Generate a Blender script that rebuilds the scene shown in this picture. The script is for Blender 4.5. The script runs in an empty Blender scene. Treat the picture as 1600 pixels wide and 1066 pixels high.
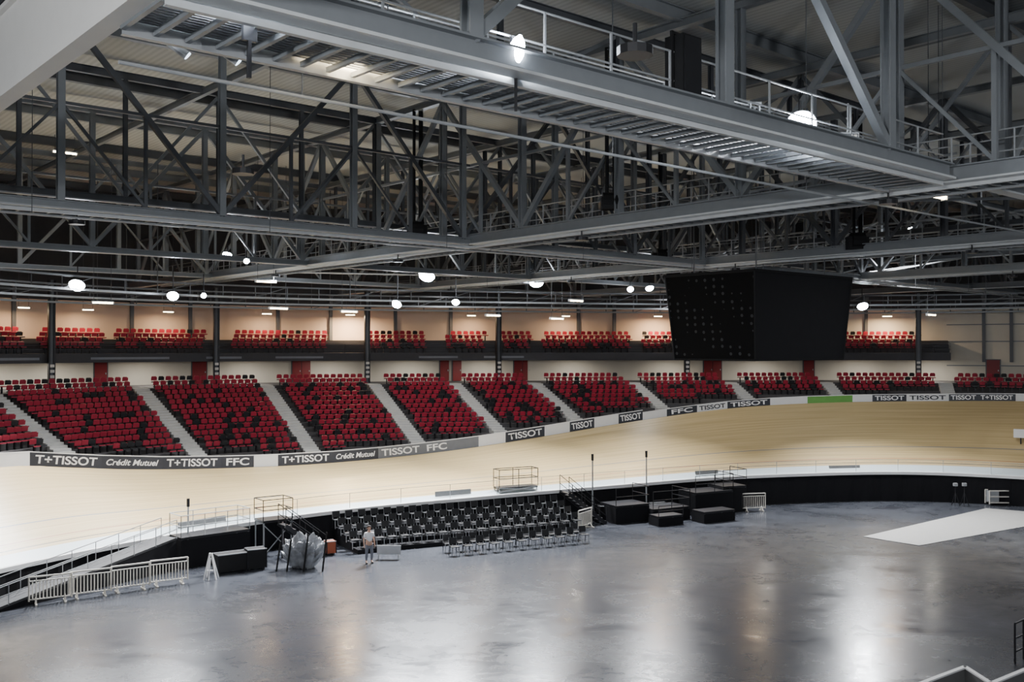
import bpy, math, random, bmesh, mathutils
from mathutils import Vector, Matrix
random.seed(7)
F=1530.0; H=10.6; V0=545.0
SC=bpy.context.scene; COL=SC.collection
# ------------------------------------------------------------ helpers
def G(u,v,z=0.0):
    d=F*(H-z)/(v-V0); return Vector(((u-800)/F*d,d,z))
def DP(u,v,d):
    return Vector(((u-800)/F*d,d,H-(v-V0)*d/F))
CA=math.cos(math.radians(40.84)); SA=math.sin(math.radians(40.84))
def AB(a,b,z=0.0): return Vector((a*CA-b*SA, a*SA+b*CA, z))
def toAB(p): return (p[0]*CA+p[1]*SA, -p[0]*SA+p[1]*CA)
AX=Vector((CA,SA,0)); BX=Vector((-SA,CA,0)); UP=Vector((0,0,1))

def mat(name,col,rough=0.6,metal=0.0,var=0.12,scale=3.0,emit=None,es=0.0,coat=0.0,bump=0.0,spec=0.5):
    m=bpy.data.materials.new(name); m.use_nodes=True
    nt=m.node_tree; b=nt.nodes['Principled BSDF']
    b.inputs['Roughness'].default_value=rough; b.inputs['Metallic'].default_value=metal
    b.inputs['Specular IOR Level'].default_value=spec
    if coat: b.inputs['Coat Weight'].default_value=coat
    tc=nt.nodes.new('ShaderNodeTexCoord'); no=nt.nodes.new('ShaderNodeTexNoise')
    no.inputs['Scale'].default_value=scale; no.inputs['Detail'].default_value=4
    nt.links.new(tc.outputs['Object'],no.inputs['Vector'])
    mx=nt.nodes.new('ShaderNodeMix'); mx.data_type='RGBA'
    mx.inputs[6].default_value=tuple(c*(1-var) for c in col)+(1,)
    mx.inputs[7].default_value=tuple(min(1,c*(1+var)) for c in col)+(1,)
    nt.links.new(no.outputs['Fac'],mx.inputs[0]); nt.links.new(mx.outputs[2],b.inputs['Base Color'])
    if emit:
        b.inputs['Emission Color'].default_value=tuple(emit)+(1,); b.inputs['Emission Strength'].default_value=es
    if bump:
        bp=nt.nodes.new('ShaderNodeBump'); bp.inputs['Strength'].default_value=bump
        nt.links.new(no.outputs['Fac'],bp.inputs['Height']); nt.links.new(bp.outputs['Normal'],b.inputs['Normal'])
    return m
M={}
M['steel']=mat('painted_steel',(0.22,0.235,0.25),0.42,0.15)
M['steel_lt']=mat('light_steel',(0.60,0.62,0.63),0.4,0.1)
M['steel_dk']=mat('dark_steel',(0.09,0.096,0.106),0.5,0.15)
M['girder']=mat('cream_girder',(0.84,0.83,0.80),0.5,var=0.04)
M['galv']=mat('galvanised',(0.38,0.395,0.41),0.38,0.3)
M['black']=mat('black_matt',(0.008,0.008,0.009),0.7,spec=0.3)
M['blackm']=mat('black_metal',(0.022,0.022,0.025),0.4,0.4)
M['curtain']=mat('black_curtain',(0.010,0.010,0.012),0.9,bump=0.3,scale=6,spec=0.2)
M['red']=mat('red_seat',(0.35,0.017,0.042),0.5,var=0.3,scale=0.8)
M['red_dk']=mat('dark_red_pan',(0.08,0.006,0.012),0.6)
M['blk_seat']=mat('black_seat',(0.018,0.018,0.02),0.45)
M['reddoor']=mat('red_door',(0.20,0.010,0.014),0.5)
M['concrete']=mat('stand_concrete',(0.075,0.07,0.07),0.8,scale=2)
M['stair']=mat('stair_concrete',(0.52,0.51,0.48),0.8,scale=4)
M['white']=mat('white_paint',(0.78,0.78,0.78),0.5,var=0.04)
M['offw']=mat('off_white',(0.66,0.63,0.57),0.5)
M['boarddk']=mat('board_dark',(0.035,0.038,0.05),0.45)
M['boardgy']=mat('board_grey',(0.16,0.17,0.19),0.45)
M['green']=mat('board_green',(0.13,0.34,0.07),0.5)
M['letter']=mat('white_letter',(0.9,0.9,0.9),0.5,var=0.02)
M['wall_lo']=mat('wall_cream',(0.60,0.56,0.48),0.8,scale=0.5)
M['wall_mid']=mat('wall_peach',(0.60,0.47,0.37),0.8,scale=0.4)
M['wall_up']=mat('wall_dark',(0.04,0.043,0.048),0.8)
M['slab']=mat('balcony_slab',(0.045,0.045,0.05),0.7)
M['skin']=mat('skin',(0.55,0.34,0.25),0.6)
M['cloth_w']=mat('white_cloth',(0.80,0.81,0.83),0.9)
M['cloth_d']=mat('dark_cloth',(0.16,0.17,0.20),0.9)
M['hair']=mat('dark_hair',(0.03,0.02,0.015),0.8)
M['tarp']=mat('grey_tarp',(0.26,0.27,0.29),0.4,var=0.8,scale=3.5,bump=0.8)
M['orange']=mat('orange_case',(0.35,0.08,0.03),0.5)
M['pad']=mat('grey_pad',(0.13,0.13,0.13),0.7)
M['ramp']=mat('ramp_metal',(0.05,0.05,0.053),0.7)
M['mat_floor']=mat('light_mat',(0.36,0.355,0.34),0.5)
M['led_r']=mat('led_face',(0.016,0.016,0.018),0.8,spec=0.2)
M['lampw']=mat('lamp_white',(1,1,1),0.5,emit=(0.88,0.94,1.0),es=60)
M['lampb']=mat('lamp_big',(1,1,1),0.5,emit=(0.82,0.90,1.0),es=200)
M['lampt']=mat('lamp_warm_tube',(1,1,1),0.5,emit=(1.0,0.80,0.50),es=22)
M['pale']=mat('pale_blue',(0.6,0.7,0.85),0.4,emit=(0.7,0.85,1.0),es=4)

g=bpy.data.materials.new('clear_glass'); g.use_nodes=True
b=g.node_tree.nodes['Principled BSDF']; b.inputs['Base Color'].default_value=(0.8,0.86,0.88,1)
b.inputs['Roughness'].default_value=0.1; b.inputs['Alpha'].default_value=0.12; M['glass']=g

g=mat('led_dots',(0.004,0.004,0.005),0.8,var=0,spec=0.2); nt=g.node_tree; b=nt.nodes['Principled BSDF']
tc=nt.nodes.new('ShaderNodeTexCoord'); vo=nt.nodes.new('ShaderNodeTexVoronoi'); vo.inputs['Scale'].default_value=3.0; vo.inputs['Randomness'].default_value=0.15
nt.links.new(tc.outputs['Object'],vo.inputs['Vector'])
cr=nt.nodes.new('ShaderNodeValToRGB'); cr.color_ramp.interpolation='CONSTANT'
cr.color_ramp.elements[0].color=(0.045,0.047,0.05,1); cr.color_ramp.elements[1].position=0.22; cr.color_ramp.elements[1].color=(0.002,0.002,0.0025,1)
nt.links.new(vo.outputs['Distance'],cr.inputs[0]); nt.links.new(cr.outputs[0],b.inputs['Base Color']); M['led_l']=g

# polished floor
g=bpy.data.materials.new('polished_concrete'); g.use_nodes=True; nt=g.node_tree; b=nt.nodes['Principled BSDF']
tc=nt.nodes.new('ShaderNodeTexCoord')
n1=nt.nodes.new('ShaderNodeTexNoise'); n1.inputs['Scale'].default_value=0.22; n1.inputs['Detail'].default_value=9; n1.inputs['Roughness'].default_value=0.66; n1.inputs['Distortion'].default_value=1.0
n2=nt.nodes.new('ShaderNodeTexNoise'); n2.inputs['Scale'].default_value=1.4; n2.inputs['Detail'].default_value=6; n2.inputs['Roughness'].default_value=0.65; n2.inputs['Distortion'].default_value=1.0
mp=nt.nodes.new('ShaderNodeMapping'); mp.inputs['Rotation'].default_value=(0,0,-0.5); mp.inputs['Scale'].default_value=(0.8,1.1,1)
nt.links.new(tc.outputs['Object'],mp.inputs['Vector'])
nt.links.new(mp.outputs['Vector'],n1.inputs['Vector']); nt.links.new(mp.outputs['Vector'],n2.inputs['Vector'])
ad=nt.nodes.new('ShaderNodeMath'); ad.operation='MULTIPLY_ADD'; ad.inputs[1].default_value=0.35
nt.links.new(n2.outputs['Fac'],ad.inputs[0])
h=nt.nodes.new('ShaderNodeMath'); h.operation='MULTIPLY'; h.inputs[1].default_value=0.65
nt.links.new(n1.outputs['Fac'],h.inputs[0]); nt.links.new(h.outputs[0],ad.inputs[2])
cr=nt.nodes.new('ShaderNodeValToRGB'); cr.color_ramp.elements[0].position=0.38; cr.color_ramp.elements[0].color=(0.016,0.018,0.024,1)
cr.color_ramp.elements[1].position=0.66; cr.color_ramp.elements[1].color=(0.10,0.106,0.122,1)
nt.links.new(ad.outputs[0],cr.inputs[0]); nt.links.new(cr.outputs[0],b.inputs['Base Color'])
mr=nt.nodes.new('ShaderNodeMapRange'); mr.inputs['From Min'].default_value=0.36; mr.inputs['From Max'].default_value=0.64; mr.inputs['To Min'].default_value=0.33; mr.inputs['To Max'].default_value=0.15
nt.links.new(ad.outputs[0],mr.inputs['Value']); nt.links.new(mr.outputs[0],b.inputs['Roughness'])
sr=nt.nodes.new('ShaderNodeMapRange'); sr.inputs['From Min'].default_value=0.38; sr.inputs['From Max'].default_value=0.62; sr.inputs['To Min'].default_value=0.22; sr.inputs['To Max'].default_value=0.46
nt.links.new(ad.outputs[0],sr.inputs['Value']); nt.links.new(sr.outputs[0],b.inputs['Specular IOR Level'])
b.inputs['Specular Tint'].default_value=(0.80,0.90,1.0,1)
M['floor']=g

# track wood
g=bpy.data.materials.new('track_pine'); g.use_nodes=True; nt=g.node_tree; b=nt.nodes['Principled BSDF']
uv=nt.nodes.new('ShaderNodeUVMap'); uv.uv_map='UVMap'; sx=nt.nodes.new('ShaderNodeSeparateXYZ'); nt.links.new(uv.outputs[0],sx.inputs[0])
mp=nt.nodes.new('ShaderNodeMapping'); mp.inputs['Scale'].default_value=(0.12,60,1); nt.links.new(uv.outputs[0],mp.inputs['Vector'])
n1=nt.nodes.new('ShaderNodeTexNoise'); n1.inputs['Scale'].default_value=1.0; n1.inputs['Detail'].default_value=3; nt.links.new(mp.outputs[0],n1.inputs['Vector'])
c1=nt.nodes.new('ShaderNodeValToRGB'); c1.color_ramp.elements[0].position=0.25; c1.color_ramp.elements[0].color=(0.45,0.325,0.15,1)
c1.color_ramp.elements[1].position=0.75; c1.color_ramp.elements[1].color=(0.62,0.475,0.25,1); nt.links.new(n1.outputs['Fac'],c1.inputs[0])
lc=nt.nodes.new('ShaderNodeValToRGB'); lc.color_ramp.interpolation='CONSTANT'
lm=nt.nodes.new('ShaderNodeValToRGB'); lm.color_ramp.interpolation='CONSTANT'
steps=[(0.0,(0.55,0.62,0.64),1),(0.13,(0,0,0),0),(0.165,(0.03,0.03,0.03),1),(0.173,(0,0,0),0),(0.235,(0.35,0.14,0.08),1),(0.243,(0,0,0),0),(0.42,(0.12,0.15,0.20),1),(0.427,(0,0,0),0)]
for ramp,idx in ((lc,1),(lm,2)):
    r=ramp.color_ramp
    while len(r.elements)>1: r.elements.remove(r.elements[-1])
    r.elements[0].position=0.0
    for i,s in enumerate(steps):
        e=r.elements[0] if i==0 else r.elements.new(s[0])
        c=s[1] if idx==1 else (s[2],)*3
        e.color=tuple(c)+(1,)
    nt.links.new(sx.outputs['Y'],ramp.inputs[0])
mx=nt.nodes.new('ShaderNodeMix'); mx.data_type='RGBA'
nt.links.new(lm.outputs[0],mx.inputs[0]); nt.links.new(c1.outputs[0],mx.inputs[6]); nt.links.new(lc.outputs[0],mx.inputs[7])
nt.links.new(mx.outputs[2],b.inputs['Base Color']); b.inputs['Roughness'].default_value=0.33
M['track']=g

g=bpy.data.materials.new('roof_deck'); g.use_nodes=True; nt=g.node_tree; b=nt.nodes['Principled BSDF']
tc=nt.nodes.new('ShaderNodeTexCoord'); mp=nt.nodes.new('ShaderNodeMapping'); mp.inputs['Rotation'].default_value=(0,0,-math.radians(40.84))
wv=nt.nodes.new('ShaderNodeTexWave'); wv.inputs['Scale'].default_value=1.2
nt.links.new(tc.outputs['Object'],mp.inputs[0]); nt.links.new(mp.outputs[0],wv.inputs['Vector'])
cr=nt.nodes.new('ShaderNodeValToRGB'); cr.color_ramp.elements[0].color=(0.40,0.41,0.39,1); cr.color_ramp.elements[1].color=(0.50,0.51,0.485,1)
nt.links.new(wv.outputs['Fac'],cr.inputs[0]); nt.links.new(cr.outputs[0],b.inputs['Base Color']); b.inputs['Roughness'].default_value=0.7
M['deck']=g

class MB:
    def __init__(s): s.v=[]; s.f=[]; s.m=[]; s.mats=[]
    def mi(s,m):
        if m not in s.mats: s.mats.append(m)
        return s.mats.index(m)
    def quad(s,pts,m):
        b=len(s.v); s.v+= [tuple(p) for p in pts]; s.f.append(tuple(range(b,b+len(pts)))); s.m.append(s.mi(m))
    def obox(s,c,ax,ay,az,hx,hy,hz,m):
        b=len(s.v); c=Vector(c)
        for sx_ in(-1,1):
            for sy in(-1,1):
                for sz in(-1,1): s.v.append(tuple(c+ax*(hx*sx_)+ay*(hy*sy)+az*(hz*sz)))
        k=s.mi(m)
        for q in((0,1,3,2),(4,6,7,5),(0,4,5,1),(2,3,7,6),(0,2,6,4),(1,5,7,3)):
            s.f.append(tuple(b+i for i in q)); s.m.append(k)
    def box(s,c,dx,dy,dz,m): s.obox(c,Vector((1,0,0)),Vector((0,1,0)),UP,dx/2,dy/2,dz/2,m)
    def beam(s,p,q,w,h,m,prof='box'):
        p=Vector(p);q=Vector(q); d=q-p; L=d.length
        if L<1e-4: return
        d/=L; side=d.cross(UP)
        if side.length<0.05: side=Vector((CA,SA,0))
        side.normalize(); up=side.cross(d).normalized(); c=(p+q)/2
        if prof=='box': s.obox(c,d,side,up,L/2,w/2,h/2,m)
        else:
            t=min(w,h)*0.12
            s.obox(c+up*(h/2-t/2),d,side,up,L/2,w/2,t/2,m)
            s.obox(c-up*(h/2-t/2),d,side,up,L/2,w/2,t/2,m)
            s.obox(c,d,side,up,L/2,t/2,h/2-t,m)
    def tube(s,p,q,r,m,n=8):
        p=Vector(p);q=Vector(q); d=(q-p).normalized(); a=d.cross(UP)
        if a.length<0.05: a=Vector((1,0,0))
        a.normalize(); bb=a.cross(d); b0=len(s.v); k=s.mi(m)
        for e in(p,q):
            for i in range(n):
                t=2*math.pi*i/n; s.v.append(tuple(e+a*(r*math.cos(t))+bb*(r*math.sin(t))))
        for i in range(n):
            j=(i+1)%n; s.f.append((b0+i,b0+j,b0+n+j,b0+n+i)); s.m.append(k)
        s.f.append(tuple(b0+i for i in range(n))[::-1]); s.m.append(k); s.f.append(tuple(b0+n+i for i in range(n))); s.m.append(k)
    def mesh(s,name):
        me=bpy.data.meshes.new(name); me.from_pydata(s.v,[],s.f)
        for m in s.mats: me.materials.append(m)
        me.polygons.foreach_set('material_index',s.m)
        bm=bmesh.new(); bm.from_mesh(me); bmesh.ops.recalc_face_normals(bm,faces=bm.faces); bm.to_mesh(me); bm.free()
        me.update(); return me
    def obj(s,name,parent=None,**kw):
        o=bpy.data.objects.new(name,s.mesh(name)); COL.objects.link(o); tag(o,parent,**kw); return o
def tag(o,parent=None,**kw):
    if parent is not None:
        o.parent=parent
        o.matrix_parent_inverse=Matrix.LocRotScale(parent.location,parent.rotation_euler,None).inverted()
    for k,v in kw.items(): o[k]=v
def empty(name,loc=(0,0,0),**kw):
    o=bpy.data.objects.new(name,None); o.location=loc; o.empty_display_size=0.2; COL.objects.link(o); tag(o,None,**kw); return o
# ------------------------------------------------------------ curves
def cat(P,n=16):
    out=[]; m=len(P)
    for i in range(m-1):
        p0=P[max(i-1,0)];p1=P[i];p2=P[i+1];p3=P[min(i+2,m-1)]
        for k in range(n):
            t=k/n
            out.append(0.5*((2*p1)+(p2-p0)*t+(2*p0-5*p1+4*p2-p3)*t*t+(3*p1-p0-3*p2+p3)*t**3))
    out.append(P[-1]); return out
def resample(P,step):
    out=[P[0].copy()]; acc=0
    for i in range(len(P)-1):
        a=P[i];b=P[i+1]; L=(b-a).length
        if L<1e-6: continue
        pos=step-acc
        while pos<=L: out.append(a.lerp(b,pos/L)); pos+=step
        acc=L-(pos-step)
    return out
def normals(P,win=3):
    N=[]
    for i in range(len(P)):
        a=P[max(0,i-win)];b=P[min(len(P)-1,i+win)]; d=(b-a); d=Vector((d.x,d.y,0)).normalized(); N.append(Vector((-d.y,d.x,0)))
    return N
inc=[Vector((-25.5,25,1.35)),Vector((-24.0,34,1.35))]
for u,v,z in((0,888,1.35),(250,838,1.42),(500,800,1.7),(750,776,1.9),(1000,755,2),(1150,744,2),(1400,737,2),(1600,745,2)): inc.append(G(u,v,z))
inc+=[Vector((41,61,2)),Vector((46,54,2))]
IN=resample(cat(inc,24),0.25)
def smooth(L,it=60):
    for _ in range(it):
        L=[L[0]]+[(L[i-1]+L[i]*2+L[i+1])*0.25 for i in range(1,len(L)-1)]+[L[-1]]
    return L
IN=smooth(IN,120); INN=normals(IN,4)
def nearest(p):
    bi=0;bd=1e9
    for i,q in enumerate(IN):
        d=(q.x-p.x)**2+(q.y-p.y)**2
        if d<bd: bd=d;bi=i
    return bi
def sdist(p):
    i=nearest(p); d=p-IN[i]; return d.x*INN[i].x+d.y*INN[i].y
oc=[]
for k in(0,int(7.0/0.25)):
    q=IN[k]+INN[k]*7; q.z=6.0 if k==0 else 5.2; oc.append(q)
for u,v,w in((0,728,7.0),(150,733,7.3),(300,733,7.6),(500,725,7.7),(700,705,7.6),(850,682,7.4),(1000,657,7.0),(1150,637,6.7),(1300,629,6.5),(1450,627,6.5),(1600,627,6.5)):
    lo,hi=2.0,9.0
    for _ in range(40):
        m=(lo+hi)/2
        if sdist(G(u,v,m))>w: lo=m
        else: hi=m
    oc.append(G(u,v,lo))
for k in(len(IN)-28,len(IN)-1):
    q=IN[k]+INN[k]*6.6; q.z=6.9; oc.append(q)
OUT=smooth(resample(cat(oc,24),0.5),25); NN=normals(OUT,8); NN=[n.normalized() for n in smooth(NN,40)]
NS=len(OUT)
def pu(p): return 800+F*p.x/p.y if p.y>1 else -9999
def stat(u,D=0.0): return min(range(NS),key=lambda i:abs(pu(OUT[i]+NN[i]*D)-u))
def instat(u): return min(range(len(IN)),key=lambda i:abs(pu(IN[i])-u))
def inp(u,off=0.0,z=0.0):
    i=instat(u); p=IN[i]-INN[i]*off; return Vector((p.x,p.y,z)),INN[i],Vector((INN[i].y,-INN[i].x,0))
ZT=7.9; RISE=0.285; TR=0.8
z0=[p.z+0.45 for p in OUT]
def Dz(i,z): return 0.9+TR*(z-z0[i])/RISE
Dtop=[max(2.0,Dz(i,ZT)) for i in range(NS)]
def off(i,D,z):
    p=OUT[i]+NN[i]*D; return Vector((p.x,p.y,z))
def strip(mb,A,B,m):
    for i in range(len(A)-1): mb.quad([A[i],A[i+1],B[i+1],B[i]],m)
def sat(u,D): return min(range(NS),key=lambda i:abs(pu(off(i,Dtop[i]+D,0))-u))
# ------------------------------------------------------------ floor
mb=MB(); mb.quad([(-60,-12,0),(75,-12,0),(75,95,0),(-60,95,0)],M['floor']); mb.obj('floor',kind='structure')
# ------------------------------------------------------------ track
v=[];f=[];uvs=[]
NC=10; L=0
for i in range(NS):
    j=nearest(OUT[i]); a=IN[j]; bq=OUT[i]
    if i: L+=0.5
    for k in range(NC+1):
        t=k/NC; p=a.lerp(bq,t)
        zz=a.z+(bq.z-a.z)*(0.6*t+0.4*t*t)
        v.append((p.x,p.y,zz)); uvs.append((L,t))
for i in range(NS-1):
    for k in range(NC):
        b0=i*(NC+1)+k; f.append((b0,b0+NC+1,b0+NC+2,b0+1))
me=bpy.data.meshes.new('cycling_track'); me.from_pydata(v,[],f); ul=me.uv_layers.new(name='UVMap')
for lp in me.loops: ul.data[lp.index].uv=uvs[lp.vertex_index]
me.materials.append(M['track'])
for p in me.polygons: p.use_smooth=True
o=bpy.data.objects.new('cycling_track',me); COL.objects.link(o); tag(o,label='banked pale pine cycling track with painted lines and pale apron',category='track')
mb=MB(); A=[];B=[]
for i in range(0,len(IN),2):
    w=0.05*math.sin(i*0.9); q=IN[i]-INN[i]*(0.12+w); q.z=0.0
    A.append(q); B.append(IN[i]-INN[i]*(0.10+w*0.4)+Vector((0,0,-0.12)))
strip(mb,A,B,M['curtain']); mb.obj('black_curtain',label='black drape hanging under the inner edge of the track',category='curtain')
mb=MB()
P1=[IN[i]-INN[i]*0.2+Vector((0,0,-0.16)) for i in range(0,len(IN),2)]; P2=[IN[i]-INN[i]*0.2+Vector((0,0,0.03)) for i in range(0,len(IN),2)]
P3=[IN[i]+INN[i]*0.02+Vector((0,0,0.03)) for i in range(0,len(IN),2)]
strip(mb,P1,P2,M['white']); strip(mb,P2,P3,M['white'])
mb.obj('track_kerb',label='white kerb along the inner edge of the track',category='kerb')
mb=MB(); i0=instat(380)
rp=[IN[i]+INN[i]*0.1+Vector((0,0,0.85)) for i in range(i0,len(IN),4)]
for i in range(len(rp)-1):
    mb.beam(rp[i],rp[i+1],0.025,0.025,M['galv'])
    if i%3==0: mb.beam(rp[i]-Vector((0,0,0.82)),rp[i],0.025,0.025,M['galv'])
rail=mb.obj('guard_rail',label='thin metal guard rail with clear panels along the track edge',category='railing')
mb=MB(); strip(mb,[p-Vector((0,0,0.75)) for p in rp],[p-Vector((0,0,0.05)) for p in rp],M['glass']); mb.obj('clear_panel',rail)
for u1,u2 in((285,368),(688,748),(1093,1135),(1300,1352)):
    i1,i2=instat(u1),instat(u2); mb=MB()
    P1=[IN[i]+INN[i]*0.5+Vector((0,0,0.12)) for i in range(i1,i2)];P2=[IN[i]+INN[i]*0.54+Vector((0,0,0.42)) for i in range(i1,i2)]
    P3=[p+INN[i1]*0.08 for p in P2]
    P4=[p+INN[i1]*0.08 for p in P1]
    strip(mb,P1,P2,M['pad']); strip(mb,P2,P3,M['pad']); strip(mb,P3,P4,M['pad'])
    mb.obj('crash_pad',label='long dark grey pad resting on the track apron',category='pad',group='pads on the track apron')
# ------------------------------------------------------------ advertising boards
def textmesh(s,w,hgt,m,shear=0.0):
    cu=bpy.data.curves.new('t','FONT'); cu.body=s; cu.size=1; cu.extrude=0.0; cu.align_x='CENTER'; cu.align_y='CENTER'; cu.shear=shear
    cu.offset=0.022
    o=bpy.data.objects.new('t',cu); COL.objects.link(o); bpy.context.view_layer.update()
    me=bpy.data.meshes.new_from_object(o.evaluated_get(bpy.context.evaluated_depsgraph_get())); bpy.data.objects.remove(o)
    xs=[q.co.x for q in me.vertices]; ys=[q.co.y for q in me.vertices]
    cx=(min(xs)+max(xs))/2; cy=(min(ys)+max(ys))/2; sx_=w/(max(xs)-min(xs)); sy=hgt/(max(ys)-min(ys))
    for q in me.vertices: q.co.x=(q.co.x-cx)*sx_; q.co.y=(q.co.y-cy)*sy; q.co.z=0
    me.materials.clear(); me.materials.append(m); return me
segs=[(-260,-110,'d','T+TISSOT'),(-110,46,'w',''),(46,165,'d','T+TISSOT'),(165,252,'d','Crédit Mutuel'),(252,352,'d','T+TISSOT'),(352,392,'d','FFC'),(392,430,'w',''),
(430,520,'d','T+TISSOT'),(520,592,'d','Crédit Mutuel'),(592,665,'g','TISSOT'),(665,700,'g','FFC'),(700,745,'g',''),(745,792,'w',''),(792,848,'d','TISSOT'),(848,888,'w',''),(888,930,'d','TISSOT'),
(930,965,'w',''),(965,1005,'d','TISSOT'),(1005,1045,'w',''),(1045,1085,'d','FFC'),(1085,1140,'w','TISSOT'),(1140,1200,'d','TISSOT'),(1200,1262,'w',''),(1262,1330,'n',''),(1330,1365,'w',''),(1365,1420,'d','TISSOT'),(1420,1480,'w','TISSOT'),(1480,1530,'d','TISSOT'),(1530,1590,'d','T+TISSOT'),(1590,1680,'w','')]
bm_={'d':M['boarddk'],'w':M['white'],'g':M['boardgy'],'n':M['green']}
bl={'d':'dark advertising board with white lettering above the track','w':'white advertising board above the track','g':'grey advertising board with white lettering above the track','n':'green advertising board above the track'}
for u1,u2,c,t in segs:
    s1,s2=stat(u1),stat(u2)
    a=off(s1,0.08,0);bq=off(s2,0.08,0); a.z=OUT[s1].z+0.0; bq.z=OUT[s2].z+0.0
    if (bq-a).length<0.3: continue
    d=(bq-a).normalized(); hh=0.74 if u1<1000 else 0.56
    mb=MB(); nrm=d.cross(UP).normalized()
    mb.quad([a+nrm*.03,bq+nrm*.03,bq+nrm*.03+UP*hh,a+nrm*.03+UP*hh],bm_[c]); mb.quad([a-nrm*.03,bq-nrm*.03,bq-nrm*.03+UP*hh,a-nrm*.03+UP*hh],bm_[c])
    mb.quad([a+nrm*.03+UP*hh,bq+nrm*.03+UP*hh,bq-nrm*.03+UP*hh,a-nrm*.03+UP*hh],M['white'])
    mb.quad([a+nrm*.035+UP*(hh-.05),bq+nrm*.035+UP*(hh-.05),bq+nrm*.035+UP*hh,a+nrm*.035+UP*hh],M['white'])
    o=mb.obj('advertising_board',label=bl[c],category='sign',group='advertising boards along the track')
    if t:
        Lb=(bq-a).length
        me=textmesh(t,Lb*(0.86 if len(t)>3 else 0.7),hh*.6 if not t.startswith('Cr') else hh*.46,M['letter'] if c!='w' else M['boarddk'],0.25 if t.startswith('Cr') else 0)
        to=bpy.data.objects.new('lettering',me); COL.objects.link(to)
        cc=(a+bq)/2+nrm*0.045+UP*(hh*0.48)
        dv=d; zz=dv.cross(UP).normalized(); yy=zz.cross(dv).normalized()
        to.matrix_world=Matrix(((dv.x,yy.x,zz.x,cc.x),(dv.y,yy.y,zz.y,cc.y),(dv.z,yy.z,zz.z,cc.z),(0,0,0,1)))
        to.parent=o
# ------------------------------------------------------------ grandstand terraces
NR=16
mb=MB(); prev=None
for i in range(NS):
    prof=[(0.16,OUT[i].z-0.3),(0.18,z0[i]-0.02)]
    for k in range(NR,-1,-1):
        z=ZT-RISE*k; D=Dz(i,z)-0.4
        if D<0.5: D=0.5
        zz=max(z,z0[i]); zp=max(z-RISE,z0[i])
        prof.append((D,zp)); prof.append((D,zz))
    prof.append((Dtop[i]+6,ZT))
    pts=[off(i,D,z) for D,z in prof]
    if prev:
        for k in range(len(pts)-1):
            if (pts[k]-pts[k+1]).length+(prev[k]-prev[k+1]).length>0.01:
                mb.quad([prev[k],pts[k],pts[k+1],prev[k+1]],M['concrete'])
    prev=pts
mb.obj('grandstand',label='stepped grey concrete grandstand terraces rising behind the track',category='grandstand')
aisle_u=[-95,110,310,492,652,780,905,1030,1170,1310,1475,1640]
aisles=[stat(u,0.9) for u in aisle_u]
for ai in aisles:
    mb=MB(); t=Vector((NN[ai].y,-NN[ai].x,0)); n=NN[ai]
    nst=int((Dtop[ai]+0.4-0.5)/(TR/2))+1
    for s in range(nst):
        D=0.5+s*TR/2; z=z0[ai]+ (D-0.5)*RISE/TR
        z=min(z+0.16,ZT+0.03)
        c=off(ai,D+TR/4,z-0.20); mb.obox(c,t,n,UP,0.50,TR/4,0.2,M['stair'])
    mb.obj('aisle_stair',label='pale concrete aisle steps between blocks of red seats',category='stairs',group='aisle steps of the grandstand')
def seatmesh(m,mp):
    mb=MB(); X=Vector((1,0,0))
    mb.box((0,0.08,0.2),0.06,0.14,0.40,M['blackm'])
    mb.obox((0,0.0,0.42),X,Vector((0,1,-0.08)).normalized(),Vector((0,0.08,1)).normalized(),0.20,0.19,0.025,mp)
    y=Vector((0,-0.2,1)).normalized(); z=X.cross(y)
    mb.obox((0,0.205,0.63),X,z,y,0.19,0.02,0.12,m)
    mb.obox((0,0.237,0.77),X,z,y,0.145,0.02,0.025,m)
    mb.obox((0,-0.195,0.42),X,Vector((0,1,0)),UP,0.18,0.012,0.03,m)
    return mb
seat_r=seatmesh(M['red'],M['red_dk']); seat_b=seatmesh(M['blk_seat'],M['blk_seat'])
me_r=seat_r.mesh('stadium_seat'); me_b=seat_b.mesh('stadium_seat_black')
places=[]
def rowplaces(offf,z,ok,sp=0.5,pblack=0.1):
    acc=0
    for i in range(NS-1):
        D0,D1=offf(i),offf(i+1)
        if D0 is None or D1 is None: acc=0; continue
        p=off(i,D0,z); q=off(i+1,D1,z); L=(q-p).length; pos=sp-acc
        while pos<=L:
            pt=p.lerp(q,pos/L)
            if ok(i,pt): places.append((pt,NN[i],'r' if random.random()>pblack else 'b'))
            pos+=sp
        acc=L-(pos-sp)
umin,umax=stat(-60),stat(1625)
for k in range(NR+1):
    z=ZT-RISE*k
    def offf(i,z=z):
        D=Dz(i,z); return D if D>0.93 and umin<=i<=umax+6 else None
    apts=[off(a,Dz(a,z),z) for a in aisles]
    def ok(i,p,apts=apts): return all((p-q).length>0.78 for q in apts) and -60<pu(p)<1640
    rowplaces(offf,z,ok,0.5,0.16)
ub=[(-40,36),(62,162),(182,322),(366,515),(572,662),(700,760),(785,830),(850,985),(1005,1060),(1318,1440)]
BO=1.6
upi=len(places)
for j in range(4):
    z=10.28+0.33*j
    rowplaces(lambda i,j=j:Dtop[i]+BO+0.8+0.8*j,z,lambda i,p:any(a<pu(p)<b_ for a,b_ in ub),0.52,0.12)
low=places[:upi]; upp=places[upi:]
low.sort(key=lambda s:s[0].length)
for p,n,c in low[:300]:
    o=bpy.data.objects.new('stadium_seat',me_r if c=='r' else me_b); o.location=p; o.rotation_euler=(0,0,math.atan2(n.y,n.x)-math.pi/2)
    COL.objects.link(o); o['label']='red plastic stadium seat on the concrete terraces' if c=='r' else 'black plastic stadium seat among red ones on the terraces'
    o['category']='seat'; o['group']='stadium seats on the grandstand'
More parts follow.
